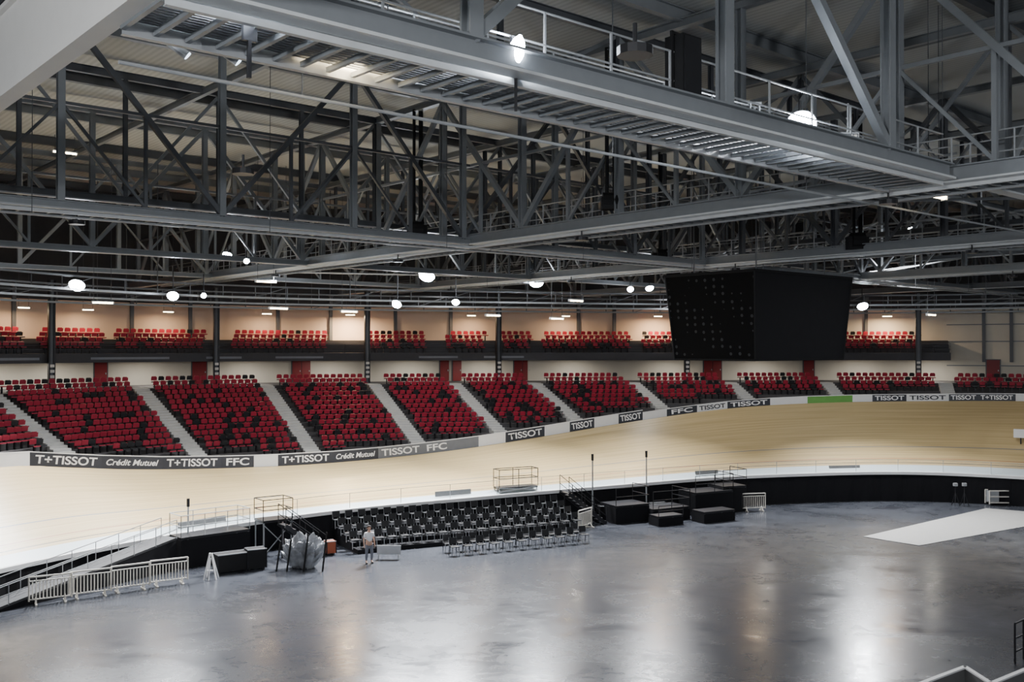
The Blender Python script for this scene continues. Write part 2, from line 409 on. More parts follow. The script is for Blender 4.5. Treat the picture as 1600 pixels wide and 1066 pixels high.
def mergeseats(lst,name,label):
    mb=MB()
    for p,n,c in lst:
        src=seat_r if c=='r' else seat_b
        b0=len(mb.v); nx,ny=n.x,n.y
        for vx,vy,vz in src.v: mb.v.append((p.x+vx*ny+vy*nx, p.y-vx*nx+vy*ny, p.z+vz))
        mp_=[mb.mi(m) for m in src.mats]
        for ff,mm in zip(src.f,src.m): mb.f.append(tuple(b0+i for i in ff)); mb.m.append(mp_[mm])
    mb.obj(name,label=label,category='seats',kind='stuff',group='stadium seats on the grandstand')
mergeseats(low[300:]+upp,'stadium_seats','rows of red stadium seats with some black ones')
# ------------------------------------------------------------ walls, balcony
WO=6.0
mb=MB(); rng=list(range(NS))
lv=[(ZT,'wall_lo'),(10.0,'wall_mid'),(14.0,'wall_up'),(22.0,None)]
ie=stat(1500,8)
for k in range(3):
    A=[off(i,Dtop[i]+WO,lv[k][0]) for i in rng]; B=[off(i,Dtop[i]+WO,lv[k+1][0]) for i in rng]
    for i in range(NS-1):
        m=M[lv[k][1]]
        if k==1 and i>=stat(1300,8): m=M['wall_lo']
        mb.quad([A[i],A[i+1],B[i+1],B[i]],m)
mb.obj('wall_far',kind='structure')
WALL=[off(i,Dtop[i]+WO,0) for i in rng]
mb=MB(); pts=[Vector((p.x,p.y,22)) for p in WALL]+[Vector((WALL[-1].x+5,-14,22)),Vector((WALL[0].x-5,-14,22))]
mb.quad(pts,M['deck']); mb.obj('ceiling',kind='structure')
mb=MB()
for z in(9.2,11.2,12.6):
    r=range(stat(1480,8),NS-1)
    P=[off(i,Dtop[i]+WO-0.06,z) for i in r]
    for i in range(len(P)-1): mb.beam(P[i],P[i+1],0.06,0.08,M['boardgy'])
mb.obj('trim_1',kind='structure')
br=range(0,ie)
mb=MB()
def prof_strip(prof,m,r):
    for (D1,z1),(D2,z2) in zip(prof[:-1],prof[1:]):
        strip(mb,[off(i,Dtop[i]+D1,z1) for i in r],[off(i,Dtop[i]+D2,z2) for i in r],m)
pf=[(WO-.02,9.90),(BO+.5,9.86),(BO+.5,9.66),(BO,9.66),(BO,10.28)]
for j in range(4): pf+= [(BO+0.4+0.8*j,10.28+0.33*max(j-1,0)),(BO+0.4+0.8*j,10.28+0.33*j)]
pf.append((WO-.02,10.28+0.33*3))
prof_strip(pf,M['slab'],br)
bal=mb.obj('balcony',label='dark concrete upper balcony with seating tiers',category='balcony')
mb=MB()
for h_ in(0.35,0.7,0.95):
    P=[off(i,Dtop[i]+BO+0.03,10.28+h_*0.75) for i in br]
    for i in range(0,len(P)-2,2): mb.beam(P[i],P[i+2],0.035,0.035,M['blackm'])
for i in range(0,len(P),4): mb.beam(P[i],Vector((P[i].x,P[i].y,10.26)),0.04,0.04,M['blackm'])
mb.obj('handrail',bal,label='dark metal balcony handrail')
for (u1,u2) in((0,60),(135,200),(210,262),(320,372),(430,500),(655,720),(760,820)):
    s1,s2=sat(u1,BO),sat(u2,BO)
    if s2<=s1: continue
    mb=MB(); strip(mb,[off(i,Dtop[i]+BO-.03,9.86) for i in range(s1,s2+1)],[off(i,Dtop[i]+BO-.03,10.02) for i in range(s1,s2+1)],M['boardgy'])
    mb.obj('fascia_sign',bal,label='thin grey sign strip')
for u in(77,340,575,777,1073,1432):
    s=sat(u,BO-.3); p=off(s,Dtop[s]+BO-.3,ZT+.04); mb=MB()
    t=Vector((NN[s].y,-NN[s].x,0))
    for dx in(-.16,.16): mb.obox(p+t*dx+UP*3.55,t,NN[s],UP,0.05,0.12,3.55,M['blackm'])
    mb.obox(p+UP*3.55,t,NN[s],UP,0.14,0.03,3.55,M['steel_dk'])
    mb.obox(p+UP*0.0,t,NN[s],UP,0.3,0.25,0.02,M['steel_dk'])
    o=mb.obj('steel_column',label='black steel column rising past the balcony edge',category='column',group='columns along the balcony')
    mb=MB()
    for q in range(4): mb.obox(p+UP*(0.5+0.35*q)-NN[s]*0.14,t,NN[s],UP,0.13,0.01,0.09,M['offw'])
    mb.obj('sign_plate',o,label='small pale sign plates')
for u in(20,205,292,430,520,620,700,905,960,1350,1540,1580):
    s=sat(u,WO); t=Vector((NN[s].y,-NN[s].x,0))
    mb=MB(); c=off(s,Dtop[s]+WO-.1,0); mb.obox(Vector((c.x,c.y,13)),t,NN[s],UP,0.13,0.1,1.9 if u<1500 else 3.5,M['steel_dk']); mb.obox(Vector((c.x,c.y,14.9)),t,NN[s],UP,0.2,0.14,0.1,M['steel_dk'])
    mb.obj('wall_pilaster',label='dark steel post against the upper wall',category='post',group='posts on the upper wall')
for n_,(u,w) in enumerate(((152,0.9),(316,1.1),(470,1.5),(697,0.8),(716,0.8),(812,1.5),(1117,1.6),(1258,0.9),(1545,1.0)),1):
    s=sat(u,WO); t=Vector((NN[s].y,-NN[s].x,0)); c=off(s,Dtop[s]+WO-.05,ZT+.9)
    mb=MB(); mb.obox(c,t,NN[s],UP,w/2+.06,0.04,.93,M['steel_dk'])
    nl=2 if w>1.3 else 1
    for q in range(nl):
        cc=c-NN[s]*0.05+t*((q-(nl-1)/2)*w/nl); mb.obox(cc,t,NN[s],UP,w/nl/2-.02,0.03,.87,M['reddoor']); mb.obox(cc-NN[s]*0.05+t*(w/nl/2-.12),t,NN[s],UP,0.03,0.03,0.06,M['galv'])
    mb.obj('door_%d'%n_,kind='structure')
# ------------------------------------------------------------ roof trusses
wab=[toAB(p) for p in WALL]
def bmax(a):
    r=[]
    for (a1,b1),(a2,b2) in zip(wab[:-1],wab[1:]):
        if (a1-a)*(a2-a)<=0 and a1!=a2: r.append(b1+(b2-b1)*(a-a1)/(a2-a1))
    return max(r) if r else 50
def amaxf(b):
    r=[]
    for (a1,b1),(a2,b2) in zip(wab[:-1],wab[1:]):
        if (b1-b)*(b2-b)<=0 and b1!=b2: r.append(a1+(a2-a1)*(b-b1)/(b2-b1))
    return max(r) if r else 60
ZB=15.0; ZC=21.6
def truss(kind,c,s0,s1,step,phase,mats,cw=0.3,chh=0.4,pw=0.24,dbl=False,zb=ZB,zc=ZC,label=None):
    P=(lambda s,z:AB(c,s,z)) if kind=='L' else (lambda s,z:AB(s,c,z))
    e=empty('roof_truss',P((s0+s1)/2,zb),label=label or 'deep grey steel roof truss with posts and diagonals',category='truss',group='steel roof trusses')
    mb=MB(); mb.beam(P(s0,zb+chh/2),P(s1,zb+chh/2),cw,chh,mats[0],'I')
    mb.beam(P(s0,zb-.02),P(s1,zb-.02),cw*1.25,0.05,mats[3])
    mb.obj('bottom_chord',e)
    mb=MB(); mb.beam(P(s0,zc-.15),P(s1,zc-.15),cw,0.3,mats[0],'I'); mb.obj('top_chord',e)
    k0=math.ceil((s0-phase)/step); s=phase+k0*step; n=0
    while s<=s1:
        mb=MB(); mb.beam(P(s,zb+chh),P(s,zc-.3),pw,pw,mats[1],'I'); mb.obj('post',e)
        if s+step<=s1+0.1:
            mb=MB()
            if n%2==0: mb.beam(P(s,zb+chh),P(s+step,zc-.3),pw*.75,pw*.75,mats[2])
            else: mb.beam(P(s,zc-.3),P(s+step,zb+chh),pw*.75,pw*.75,mats[2])
            mb.obj('diagonal',e)
            if dbl:
                zz=(zb+zc)/2
                mb=MB(); mb.beam(P(s+step/2,zb+chh),P(s+step/2,zz),pw*.5,pw*.5,mats[2])
                mb.beam(P(s,zz),P(s+step,zz),pw*.45,pw*.45,mats[2])
                if n%2: mb.beam(P(s+step/2,zb+chh),P(s,zz),pw*.4,pw*.4,mats[2])
                else: mb.beam(P(s+step/2,zb+chh),P(s+step,zz),pw*.4,pw*.4,mats[2])
                mb.obj('brace',e)
        s+=step; n+=1
    return e
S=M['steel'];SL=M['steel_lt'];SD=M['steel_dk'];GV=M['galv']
for idx,a in enumerate((25.6,41.4,57.0,72.5,88.0)):
    b1=bmax(a)-0.3; b0=0.395*a-7
    truss('L',a,b0,b1,5.2,3.0+idx,(S if idx<3 else SD,S if idx%2==0 else SD,SD if idx%2 else S,SL if idx<2 else GV),dbl=True,pw=0.25)
for a in(33.5,49.2,64.7):
    truss('L',a,0.395*a-5,bmax(a)-0.5,3.9,2.0,(SD,SD,S,GV),cw=0.2,chh=0.25,pw=0.17,zb=16.6,label='light steel secondary roof truss with close-set lattice members')
for idx,(b_,amin) in enumerate(((11.7,4.8),(32.3,0),(46.0,2),(58.0,10))):
    a1=amaxf(b_)-0.3
    truss('R',b_,amin,min(a1,25.0) if idx==0 else a1,6.3 if idx==0 else 5.3,9.3,(S,S,S if idx!=1 else SD,SL if idx<1 else GV),cw=0.3 if idx==0 else .24,chh=0.36 if idx==0 else .24,dbl=idx>0,pw=0.26 if idx==0 else 0.22)  # paler flange on the front truss paints in a strip of reflected lamp light
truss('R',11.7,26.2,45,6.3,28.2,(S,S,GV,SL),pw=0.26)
truss('R',39.5,4,amaxf(39.5)-.5,3.9,6,(SD,SD,S,GV),cw=0.2,chh=0.25,pw=0.16,zb=16.4,label='light steel secondary roof truss with close-set lattice members')
truss('R',23.0,8,amaxf(23)-.5,5.2,9,(SD,SD,S,GV),cw=0.2,chh=0.25,pw=0.16,zb=18.2,label='light steel secondary roof truss with close-set lattice members')
e=empty('roof_girder',AB(4.3,20,15),label='large cream painted steel girder crossing the roof',category='girder')
mb=MB(); mb.beam(AB(4.5,4,15.75),AB(4.5,34,15.75),0.12,1.5,M['girder']); mb.obj('web',e)
mb=MB(); mb.beam(AB(4.5,4,15.0),AB(4.5,34,15.0),0.3,0.08,M['girder']); mb.obj('flange',e)
mb=MB(); mb.beam(AB(4.5,4,16.5),AB(4.5,34,16.5),0.3,0.08,M['girder']); mb.obj('flange',e)
for k,b_ in enumerate((7,14,21,28,35,42,49,56,63,70)):
    a0=max(-4,(b_-30)*0.4); a1=amaxf(b_)-.5
    if a1>a0+3:
        mb=MB(); mb.beam(AB(a0,b_,21.75),AB(a1,b_,21.75),0.25,0.45,M['steel_dk'] if k%2 else S,'I'); mb.obj('roof_purlin',label='grey steel purlin under the roof deck',category='beam',group='purlins under the roof')
for a in(8,17,33,49,65,80):
    b1=bmax(a)-.5; mb=MB(); mb.beam(AB(a,max(0,0.395*a-6),21.35),AB(a,b1,21.35),0.2,0.3,S,'I'); mb.obj('roof_rafter',label='grey steel rafter under the purlins',category='beam',group='rafters under the roof')
random.seed(3)
for k in range(14):
    a=random.choice((25.6,41.4,57.0)); lim=min(bmax(a),bmax(a+15))-8
    if lim<0.4*a+3: continue
    bb=random.uniform(0.4*a+2,lim)
    mb=MB(); mb.tube(AB(a,bb,15.3),AB(a+15.2,bb+random.choice((-5,5)),15.3+random.uniform(0,4)),0.06,GV,6)
    mb.obj('bracing_rod',label='thin steel bracing rod between roof trusses',category='rod',group='bracing rods in the roof')
def catwalk(kind,c,s0,s1,w=1.5,z=14.85,rail=True,label='steel roof catwalk with grating floor and handrails'):
    P=(lambda s,o,zz:AB(c+o,s,zz)) if kind=='L' else (lambda s,o,zz:AB(s,c+o,zz))
    e=empty('roof_catwalk',P((s0+s1)/2,0,z),label=label,category='catwalk',group='catwalks under the roof')
    for o_ in(0,w):
        mb=MB(); mb.beam(P(s0,o_,z+.12),P(s1,o_,z+.12),0.10,0.24,SL if o_==0 else GV,'I'); mb.obj('side_channel',e)
    mb=MB(); s=s0
    while s<s1: mb.beam(P(s,0.03,z+.1),P(s,w-.03,z+.1),0.07,0.08,S); s+=0.45
    for q in range(1,14): mb.beam(P(s0,w*q/14,z+.2),P(s1,w*q/14,z+.2),0.04,0.03,SD)
    mb.obj('grating',e)
    if rail:
        for o_ in(0,w):
            mb=MB()
            for hz in(0.55,1.1): mb.tube(P(s0,o_,z+.25+hz),P(s1,o_,z+.25+hz),0.02,GV,6)
            s=s0
            while s<s1: mb.beam(P(s,o_,z+.2),P(s,o_,z+1.35),0.035,0.035,GV); s+=1.6
            mb.obj('handrail',e)
    return e
catwalk('R',11.95,4.65,25.2)
catwalk('R',32.55,2,amaxf(33)-2,w=1.0,rail=False)
catwalk('L',25.8,4,bmax(25.6)-6,1.1)
catwalk('L',41.6,10,bmax(41.4)-6,1.1)
catwalk('L',57.2,16,bmax(57)-3,1.0,14.9,rail=False)
for c,z in((14.6,14.8),(30.5,14.5)):
    a1=amaxf(c)-1.5; mb=MB(); mb.tube(AB(5 if c<20 else 3,c,z),AB(a1,c,z),0.032,GV,8)
    s=8
    while s<a1: mb.tube(AB(s,c,z),AB(s,c,21.5),0.012,SD,5); s+=7.5
    mb.obj('service_pipe',label='thin pale service pipe hung below the roof',category='pipe',group='service pipes')
for k,(D_,z) in enumerate(((-6,13.75),(-1.5,13.6),(3.2,13.5))):
    mb=MB(); P=[off(i,(Dtop[i]*0.6)+D_,z) for i in range(stat(-80),NS-1,4)]
    for i in range(len(P)-1):
        mb.beam(P[i],P[i+1],0.14,0.12,S)
        mb.beam(P[i]+UP*.7,P[i+1]+UP*.7,0.1,0.1,SD); mb.beam(P[i]+UP*.7,P[i],0.05,0.05,SD)
        if i%3==0: mb.beam(P[i],P[i+1]+UP*.7,0.04,0.04,SD)
        if i%6==0: mb.tube(P[i],P[i]+UP*(ZC-z-.1),0.03,SD,5)
    mb.obj('lighting_rail',label='dark lattice lighting rail hung over the grandstand',category='rail',group='lighting rails')
# ------------------------------------------------------------ lamps
def lamp_light(loc,energy,color,size,parent,spot=None,spread=None):
    ld=bpy.data.lights.new('floodlight_source','AREA'); ld.energy=energy; ld.color=color; ld.shape='DISK'; ld.size=size
    if spread: ld.spread=spread
    lo=bpy.data.objects.new('light_source',ld); COL.objects.link(lo); lo.location=loc
    if spot is not None: lo.rotation_euler=(Vector(spot)-Vector(loc)).to_track_quat('-Z','Y').to_euler()
    lo.parent=parent; lo.matrix_parent_inverse=Matrix.Translation(parent.location).inverted()
def floodlight(p,r,m,energy=0,color=(0.95,0.97,1),target=None,ztop=None,spread=None,lsize=None,bulge=1.9):
    p=Vector(p); e=empty('floodlight',p,label='bright white floodlight hanging below the roof steel',category='lamp',group='floodlights under the roof')
    tgt=Vector(target); d=(tgt-p).normalized(); s=d.cross(UP).normalized(); u_=s.cross(d)
    n=16
    f_=lambda q,rr,a:p+d*(q*r)+s*(rr*r*math.cos(a))+u_*(rr*r*math.sin(a))
    def lathe(mb,rings,m):
        for (q1,r1),(q2,r2) in zip(rings[:-1],rings[1:]):
            for i in range(n):
                a1=2*math.pi*i/n;a2=2*math.pi*(i+1)/n
                mb.quad([f_(q1,r1,a1),f_(q1,r1,a2),f_(q2,r2,a2),f_(q2,r2,a1)],m)
    mb=MB(); lathe(mb,[(-.7,.05),(-.7,.45),(-.4,.75),(0.0,1.03),(.06,1.06),(.06,1.0)],M['blackm']); mb.obj('housing',e)
    mb=MB(); lathe(mb,[(0.03,1.0),(.2*bulge,.85),(.3*bulge,.5),(.34*bulge,.02)],m); mb.obj('lens',e)
    mb=MB(); zt=ztop or max(ZB,p.z+0.5); mb.tube(p+UP*r*0.6-d*r*.4,Vector((p.x,p.y,zt))-d*r*.4,0.03,M['blackm'],6); mb.obj('hanger',e)
    if energy: lamp_light(p+d*(r*.35*bulge+.05),energy,color,lsize or r*2,e,tgt,spread)
SPR=1.7
fl=[
(1252,195,22.0,0.34,'lampb',420,(5,8,6),None),
(120,445,52,0.40,'lampb',1900,(-21.5,42,2),SPR),
(270,462,56,0.32,'lampb',1300,(-16.5,45,2),SPR),
(355,398,50,0.24,'lampb',900,(-15,42,2),SPR),
(667,430,60,0.50,'lampb',3000,(-8.5,52,2.5),SPR),
(838,440,64,0.48,'lampb',2400,(1.5,57,3),SPR),
(620,475,60,0.30,'lampb',1500,(-11,50,3),SPR),
(712,472,61,0.24,'lampb',1500,(-4,50,1),SPR),
(1348,478,70,0.38,'lampb',2000,(25,63,4),SPR),
(1015,450,67,0.28,'lampb',1900,(11,60,3),SPR),
(985,452,66,0.22,'lampw',0,(8,50,3),None),
(1588,300,50,0.26,'lampw',700,(30,44,2),2.2),
(1425,357,62,0.26,'lampw',1500,(27,56,3),2.2),
(385,408,47,0.14,'lampw',0,(-8,30,3),None),
(318,462,58,0.16,'lampw',0,(-8,30,3),None),
]
for u,v_,d,r,m,en,tg,sp_ in fl: floodlight(DP(u,v_,d),r,M[m],en,target=tg,spread=sp_,ztop=max(DP(u,v_,d).z+.5,15.0))
for pp,tt,en in(((-9,-7,12.6),(2,28,17.5),1500),((14,-6,12.6),(12,30,18),1200)):
    floodlight(pp,0.45,M['lampw'],en,target=tt,ztop=21.9,spread=2.2,lsize=1.2)  # pair added unseen behind the camera to brighten the roof steel
def tube_lamp(c,dirv,L,m,r=0.06,zt=None,label='warm white fluorescent tube under the roof',energy=0,color=(1,.8,.5),name='tube_lamp'):
    c=Vector(c); dirv=Vector(dirv).normalized(); e=empty(name,c,label=label,category='lamp',group='tube lamps under the roof')
    mb=MB(); mb.beam(c-dirv*L/2+UP*.06,c+dirv*L/2+UP*.06,r*2.6,0.06,M['steel_lt'])
    mb.beam(c-dirv*(L/2+.02),c-dirv*(L/2-.03),r*2.4,r*2.2,M['steel_lt']); mb.beam(c+dirv*(L/2-.03),c+dirv*(L/2+.02),r*2.4,r*2.2,M['steel_lt'])
    mb.obj('housing',e)
    mb=MB(); mb.tube(c-dirv*(L/2-.04),c+dirv*(L/2-.04),r,m,10); mb.obj('tube',e)
    z2=zt or c.z+0.6
    for s in(-.4,.4): mb=MB(); mb.tube(c+dirv*(L*s)+UP*.06,c+dirv*(L*s)+UP*(z2-c.z),0.012,SD,5); mb.obj('hanger',e)
    if energy: lamp_light(c-UP*0.1,energy,color,0.5,e,c-UP*5)
tube_lamp(DP(547,90,15.4),Vector((CA,SA,-0.02)),1.75,M['lampt'],0.09,21.5,energy=60)
tube_lamp(DP(1463,305,28.7),AX,1.1,M['lampt'],0.08,21.5)
for u,v_,d in((415,440,54),(160,473,56),(545,487,62),(770,493,64),(870,498,66),(900,470,62),(435,482,58),(1455,492,66),(100,238,50),(1200,497,68)):
    tube_lamp(DP(u,v_,d),AX,1.2,M['lampt'],0.06,21.5)
for u,en in((30,150),(140,150),(260,160),(420,160),(550,900),(740,160),(880,160),(1030,450),(1180,160),(1380,400)):
    s=sat(u,4.2); p=off(s,Dtop[s]+4.2,13.3); t=Vector((NN[s].y,-NN[s].x,0))
    tube_lamp(p,t,0.8,M['lampt'],0.04,21.5,energy=en,color=(1,.70,.42))
for u in(30,110,230,390,520,640,760,900,1060,1200,1350,1460):
    s=sat(u,3.6); p=off(s,Dtop[s]+3.6,9.79); t=Vector((NN[s].y,-NN[s].x,0))
    tube_lamp(p,t,0.8,M['lampt'],0.015,9.88,label='small added fill tube brightening the wall under the balcony',energy=120,color=(1,.94,.84))  # slim tubes added under the balcony as fill for the lower wall
def bar_lamp(c,dirv,L,rr,m):
    e=empty('floodlight_bar',c,label='elongated white floodlight clamped to the catwalk railing',category='lamp')
    n=12; mb=MB(); rings=[]
    for k in range(9):
        t=-1+2*k/8; rad=rr*math.sqrt(max(0.02,1-t*t)); rings.append((c+dirv*(L/2*t),rad))
    s=dirv.cross(Vector((0,1,0))).normalized(); w=s.cross(dirv)
    for (p1,r1),(p2,r2) in zip(rings[:-1],rings[1:]):
        for i in range(n):
            a1=2*math.pi*i/n;a2=2*math.pi*(i+1)/n
            mb.quad([p1+s*r1*math.cos(a1)+w*r1*math.sin(a1),p1+s*r1*math.cos(a2)+w*r1*math.sin(a2),p2+s*r2*math.cos(a2)+w*r2*math.sin(a2),p2+s*r2*math.cos(a1)+w*r2*math.sin(a1)],m)
    mb.obj('lens',e)
    mb=MB(); mb.beam(c+Vector((0,rr+.04,-L/2)),c+Vector((0,rr+.04,L/2)),0.2,0.06,M['blackm']); mb.beam(c+Vector((0,rr+.04,-.1)),c+Vector((0,.1,-.9)),0.05,0.05,M['blackm']); mb.obj('bracket',e)
bar_lamp(DP(806,82,15.6),Vector((0.25,0,1)).normalized(),0.6,0.13,M['lampb'])
bar_lamp(DP(385,12,13.0),Vector((1,0.5,-0.10)).normalized(),0.8,0.08,M['lampb'])
for u,v_,d in((275,70,14.6),(355,80,14.6),(1180,185,21.5)):
    p=DP(u,v_,d); e=empty('spotlight',p,label='small stage spotlight clamped under the catwalk',category='lamp',group='stage spotlights')
    mb=MB(); mb.tube(p+Vector((-.12,0,.05)),p+Vector((.12,.1,-.12)),0.07,M['galv'],10); mb.obj('housing',e)
    mb=MB(); mb.tube(p+Vector((.12,.1,-.12)),p+Vector((.13,.11,-.13)),0.065,M['pale'],10); mb.obj('lens',e)
    mb=MB(); mb.beam(p+Vector((-.1,0,0)),p+Vector((-.1,0,.35)),0.03,0.03,M['galv']); mb.beam(p+Vector((.1,0,0)),p+Vector((.1,0,.35)),0.03,0.03,M['galv']); mb.beam(p+Vector((-.15,0,.35)),p+Vector((.15,0,.35)),0.04,0.04,M['galv']); mb.obj('yoke',e)
p=DP(1068,106,18.6); mb=MB(); mb.obox(p,AX,BX,UP,0.27,0.22,0.58,M['black'])
e=mb.obj('loudspeaker',label='tall black loudspeaker cabinet fixed on the catwalk',category='speaker')
mb=MB(); mb.obox(p-BX*0.235,AX,BX,UP,0.24,0.012,0.54,M['blackm']); mb.obj('grille',e)
mb=MB(); mb.beam(p-AX*.33-UP*.7,p-AX*.33+UP*.65,0.05,0.05,M['black']); mb.beam(p-AX*.33-UP*.65,p+AX*.4-UP*.65,0.06,0.06,M['black']); mb.beam(p-AX*.33+UP*.62,p+AX*.3+UP*.62,0.05,0.05,M['black']); mb.obj('bracket',e)
p=DP(1326,222,22.6); mb=MB(); mb.obox(p,Vector((1,0,0)),Vector((0,1,0)),UP,0.24,0.05,0.22,M['galv'])
e=mb.obj('wall_light_box',label='square metal framed light box under the truss',category='lamp')
mb=MB()
for q in range(5):
    mb.box(p+Vector((-.19+.095*q,-.07,0)),0.014,0.02,0.38,M['steel_dk']); mb.box(p+Vector((0,-.07,-.18+.09*q)),0.42,0.02,0.014,M['steel_dk'])
mb.box(p+Vector((0,-.056,0)),0.42,0.01,0.38,M['offw'])
mb.obj('grid_cover',e); mb=MB(); mb.beam(p+UP*.2,p+UP*.9,0.04,0.04,M['galv']); mb.obj('hanger',e)
for u,v_,a in((652,362,25.6),(955,318,25.6),(1035,405,41.4),(1340,380,41.4)):
    r_=(u-800)/F; k=a/(r_*CA+SA); p=Vector((r_*k,k,H-(v_-V0)*k/F)); mb=MB()
    mb.box(p,0.9*k/44,0.5,0.55*k/44,M['black']); mb.tube(p+Vector((-.3,0,.1)),p+Vector((.3,0,.1)),0.38*k/44,M['black'],12)
    e=mb.obj('chain_hoist',label='black motorised chain hoist hung from the truss',category='hoist',group='chain hoists')
    for x_,r2 in((.15,.10),(-.15,.07)): mb=MB(); mb.tube(p+UP*.2+Vector((x_,0,0)),Vector((p.x+x_,p.y,21.4)),r2,M['black'],6); mb.obj('chain',e)
# ------------------------------------------------------------ scoreboard
c0=Vector((10.4,42,0)); zt,zb_=13.98,10.1
e=empty('scoreboard',(13,46,12),label='large black video scoreboard hung from the roof truss',category='scoreboard')
tc_=[c0,c0+BX*4.95,c0+BX*4.95+AX*7.9,c0+AX*7.9]
cen=sum(tc_,Vector())/4
bc=[cen+(p-cen)*0.90 for p in tc_]
T=[Vector((p.x,p.y,zt)) for p in tc_];Bt=[Vector((p.x,p.y,zb_)) for p in bc]
def panel(i,j,m,nm):
    mb=MB(); mb.quad([Bt[i],Bt[j],T[j],T[i]],m); mb.obj(nm,e)
panel(0,1,M['led_l'],'led_screen'); panel(0,3,M['led_r'],'led_screen'); panel(1,2,M['led_r'],'led_screen'); panel(2,3,M['led_l'],'led_screen')
mb=MB(); mb.quad(T,M['black']); mb.quad(Bt,M['black'])
for p,q in zip(T,T[1:]+T[:1]): mb.beam(p,q,0.12,0.12,M['black'])
for p,q in zip(Bt,Bt[1:]+Bt[:1]): mb.beam(p,q,0.08,0.08,M['black'])
for p,q in zip(Bt,T): mb.beam(p,q,0.07,0.07,M['black'])
mb.obj('frame',e)
for p in T:
    mb=MB(); q=p.lerp(Vector((cen.x,cen.y,zt)),0.3); mb.tube(q,Vector((q.x,q.y,21.4)),0.03,SD,6); mb.obj('suspension_cable',e)
# ------------------------------------------------------------ infield chairs
def chair():
    mb=MB(); k=M['blk_seat']
    mb.box((0,0,0.45),0.44,0.42,0.04,k)
    X=Vector((1,0,0)); y=Vector((0,.15,1)).normalized()
    mb.obox((0,0.22,0.72),X,X.cross(y),y,0.21,0.015,0.16,k)
    for sx_ in(-.2,.2):
        mb.beam((sx_,-.2,0),(sx_,-.17,.45),.03,.03,M['galv']); mb.beam((sx_,.24,0),(sx_,.18,.45),.03,.03,M['blackm']); mb.beam((sx_,.18,.45),(sx_,.25,.88),.035,.03,M['galv'])
    return mb.mesh('stacking_chair')
cm=chair()
def chairrow(u1,u2,of,z=0.0,sp=0.56):
    i1,i2=instat(u1),instat(u2); last=None
    for i in range(i1,i2):
        p=IN[i]-INN[i]*of; p=Vector((p.x,p.y,z))
        if last is None or (p-last).length>=sp:
            last=p; o=bpy.data.objects.new('stacking_chair',cm); o.location=p; n=INN[i]; o.rotation_euler=(0,0,math.atan2(n.y,n.x)-math.pi/2+random.uniform(-.06,.06)); COL.objects.link(o)
            o['label']='black chair in a row on the black tiers' if z>0 else 'black chair in a row on the infield floor'; o['category']='chair'; o['group']='black chairs on the infield'
i1,i2=instat(520),instat(872); mb=MB(); r=range(i1,i2,2)
tp=[(3.7,0),(3.7,.22),(2.85,.22),(2.85,.44),(2.0,.44),(2.0,.66),(1.15,.66),(1.15,.88),(.25,.88)]
for (D1,z1),(D2,z2) in zip(tp[:-1],tp[1:]):
    strip(mb,[Vector(((IN[i]-INN[i]*D1).x,(IN[i]-INN[i]*D1).y,z1)) for i in r],[Vector(((IN[i]-INN[i]*D2).x,(IN[i]-INN[i]*D2).y,z2)) for i in r],M['curtain'])
for i in(r[0],r[-1]): mb.quad([Vector(((IN[i]-INN[i]*D).x,(IN[i]-INN[i]*D).y,z)) for D,z in tp]+[Vector(((IN[i]-INN[i]*.25).x,(IN[i]-INN[i]*.25).y,0))],M['curtain'])
mb.obj('seating_tier',label='low black tiered seating platform against the track wall',category='tribune')
for of,z in((0.7,.88),(1.55,.66),(2.4,.44),(3.25,.22)): chairrow(524,868,of,z)
for of in(5.3,6.2): chairrow(645,845,of)
def platform(name,c,t,n,L,W,h,railm,label,clad=True,rails='all',rh=1.05,category='platform',glass=False):
    c=Vector(c); e=empty(name,c,label=label,category=category)
    mb=MB(); mb.obox(c+UP*(h-.06),t,n,UP,L/2,W/2,0.06,M['blackm']); mb.obj('deck',e)
    mb=MB()
    for a in(-1,1):
        for b_ in(-1,1): mb.beam(c+t*(a*(L/2-.05))+n*(b_*(W/2-.05)),c+t*(a*(L/2-.05))+n*(b_*(W/2-.05))+UP*(h-.1),0.06,0.06,M['galv'])
    if clad:
        mb.obox(c+n*(-W/2)+UP*(h/2-.06),t,n,UP,L/2,0.015,h/2-.07,M['curtain'])
        for a in(-1,1): mb.obox(c+t*(a*L/2)+UP*(h/2-.06),n,t,UP,W/2,0.015,h/2-.07,M['curtain'])
    else:
        mb.beam(c-t*L/2-n*W/2,c+t*L/2-n*W/2+UP*h*.9,.04,.04,M['galv']); mb.beam(c+t*L/2-n*W/2,c-t*L/2-n*W/2+UP*h*.9,.04,.04,M['galv'])
    mb.obj('frame',e)
    mb=MB()
    cs=[c-t*L/2-n*W/2+UP*h,c+t*L/2-n*W/2+UP*h,c+t*L/2+n*W/2+UP*h,c-t*L/2+n*W/2+UP*h]
    edges=[(0,1),(1,2),(2,3),(3,0)] if rails=='all' else rails
    for i,j in edges:
        for hz in(rh*.5,rh): mb.tube(cs[i]+UP*hz,cs[j]+UP*hz,0.025,railm,6)
        m_=max(1,int((cs[j]-cs[i]).length/1.2))
        for q in range(m_+1):
            p=cs[i].lerp(cs[j],q/m_); mb.tube(p,p+UP*rh,0.022,railm,6)
    if edges: mb.obj('guard_rail',e)
    if glass:
        mb=MB()
        for i,j in edges: mb.quad([cs[i]+UP*.1,cs[j]+UP*.1,cs[j]+UP*(rh-.05),cs[i]+UP*(rh-.05)],M['glass'])
        mb.obj('clear_panel',e)
    return e
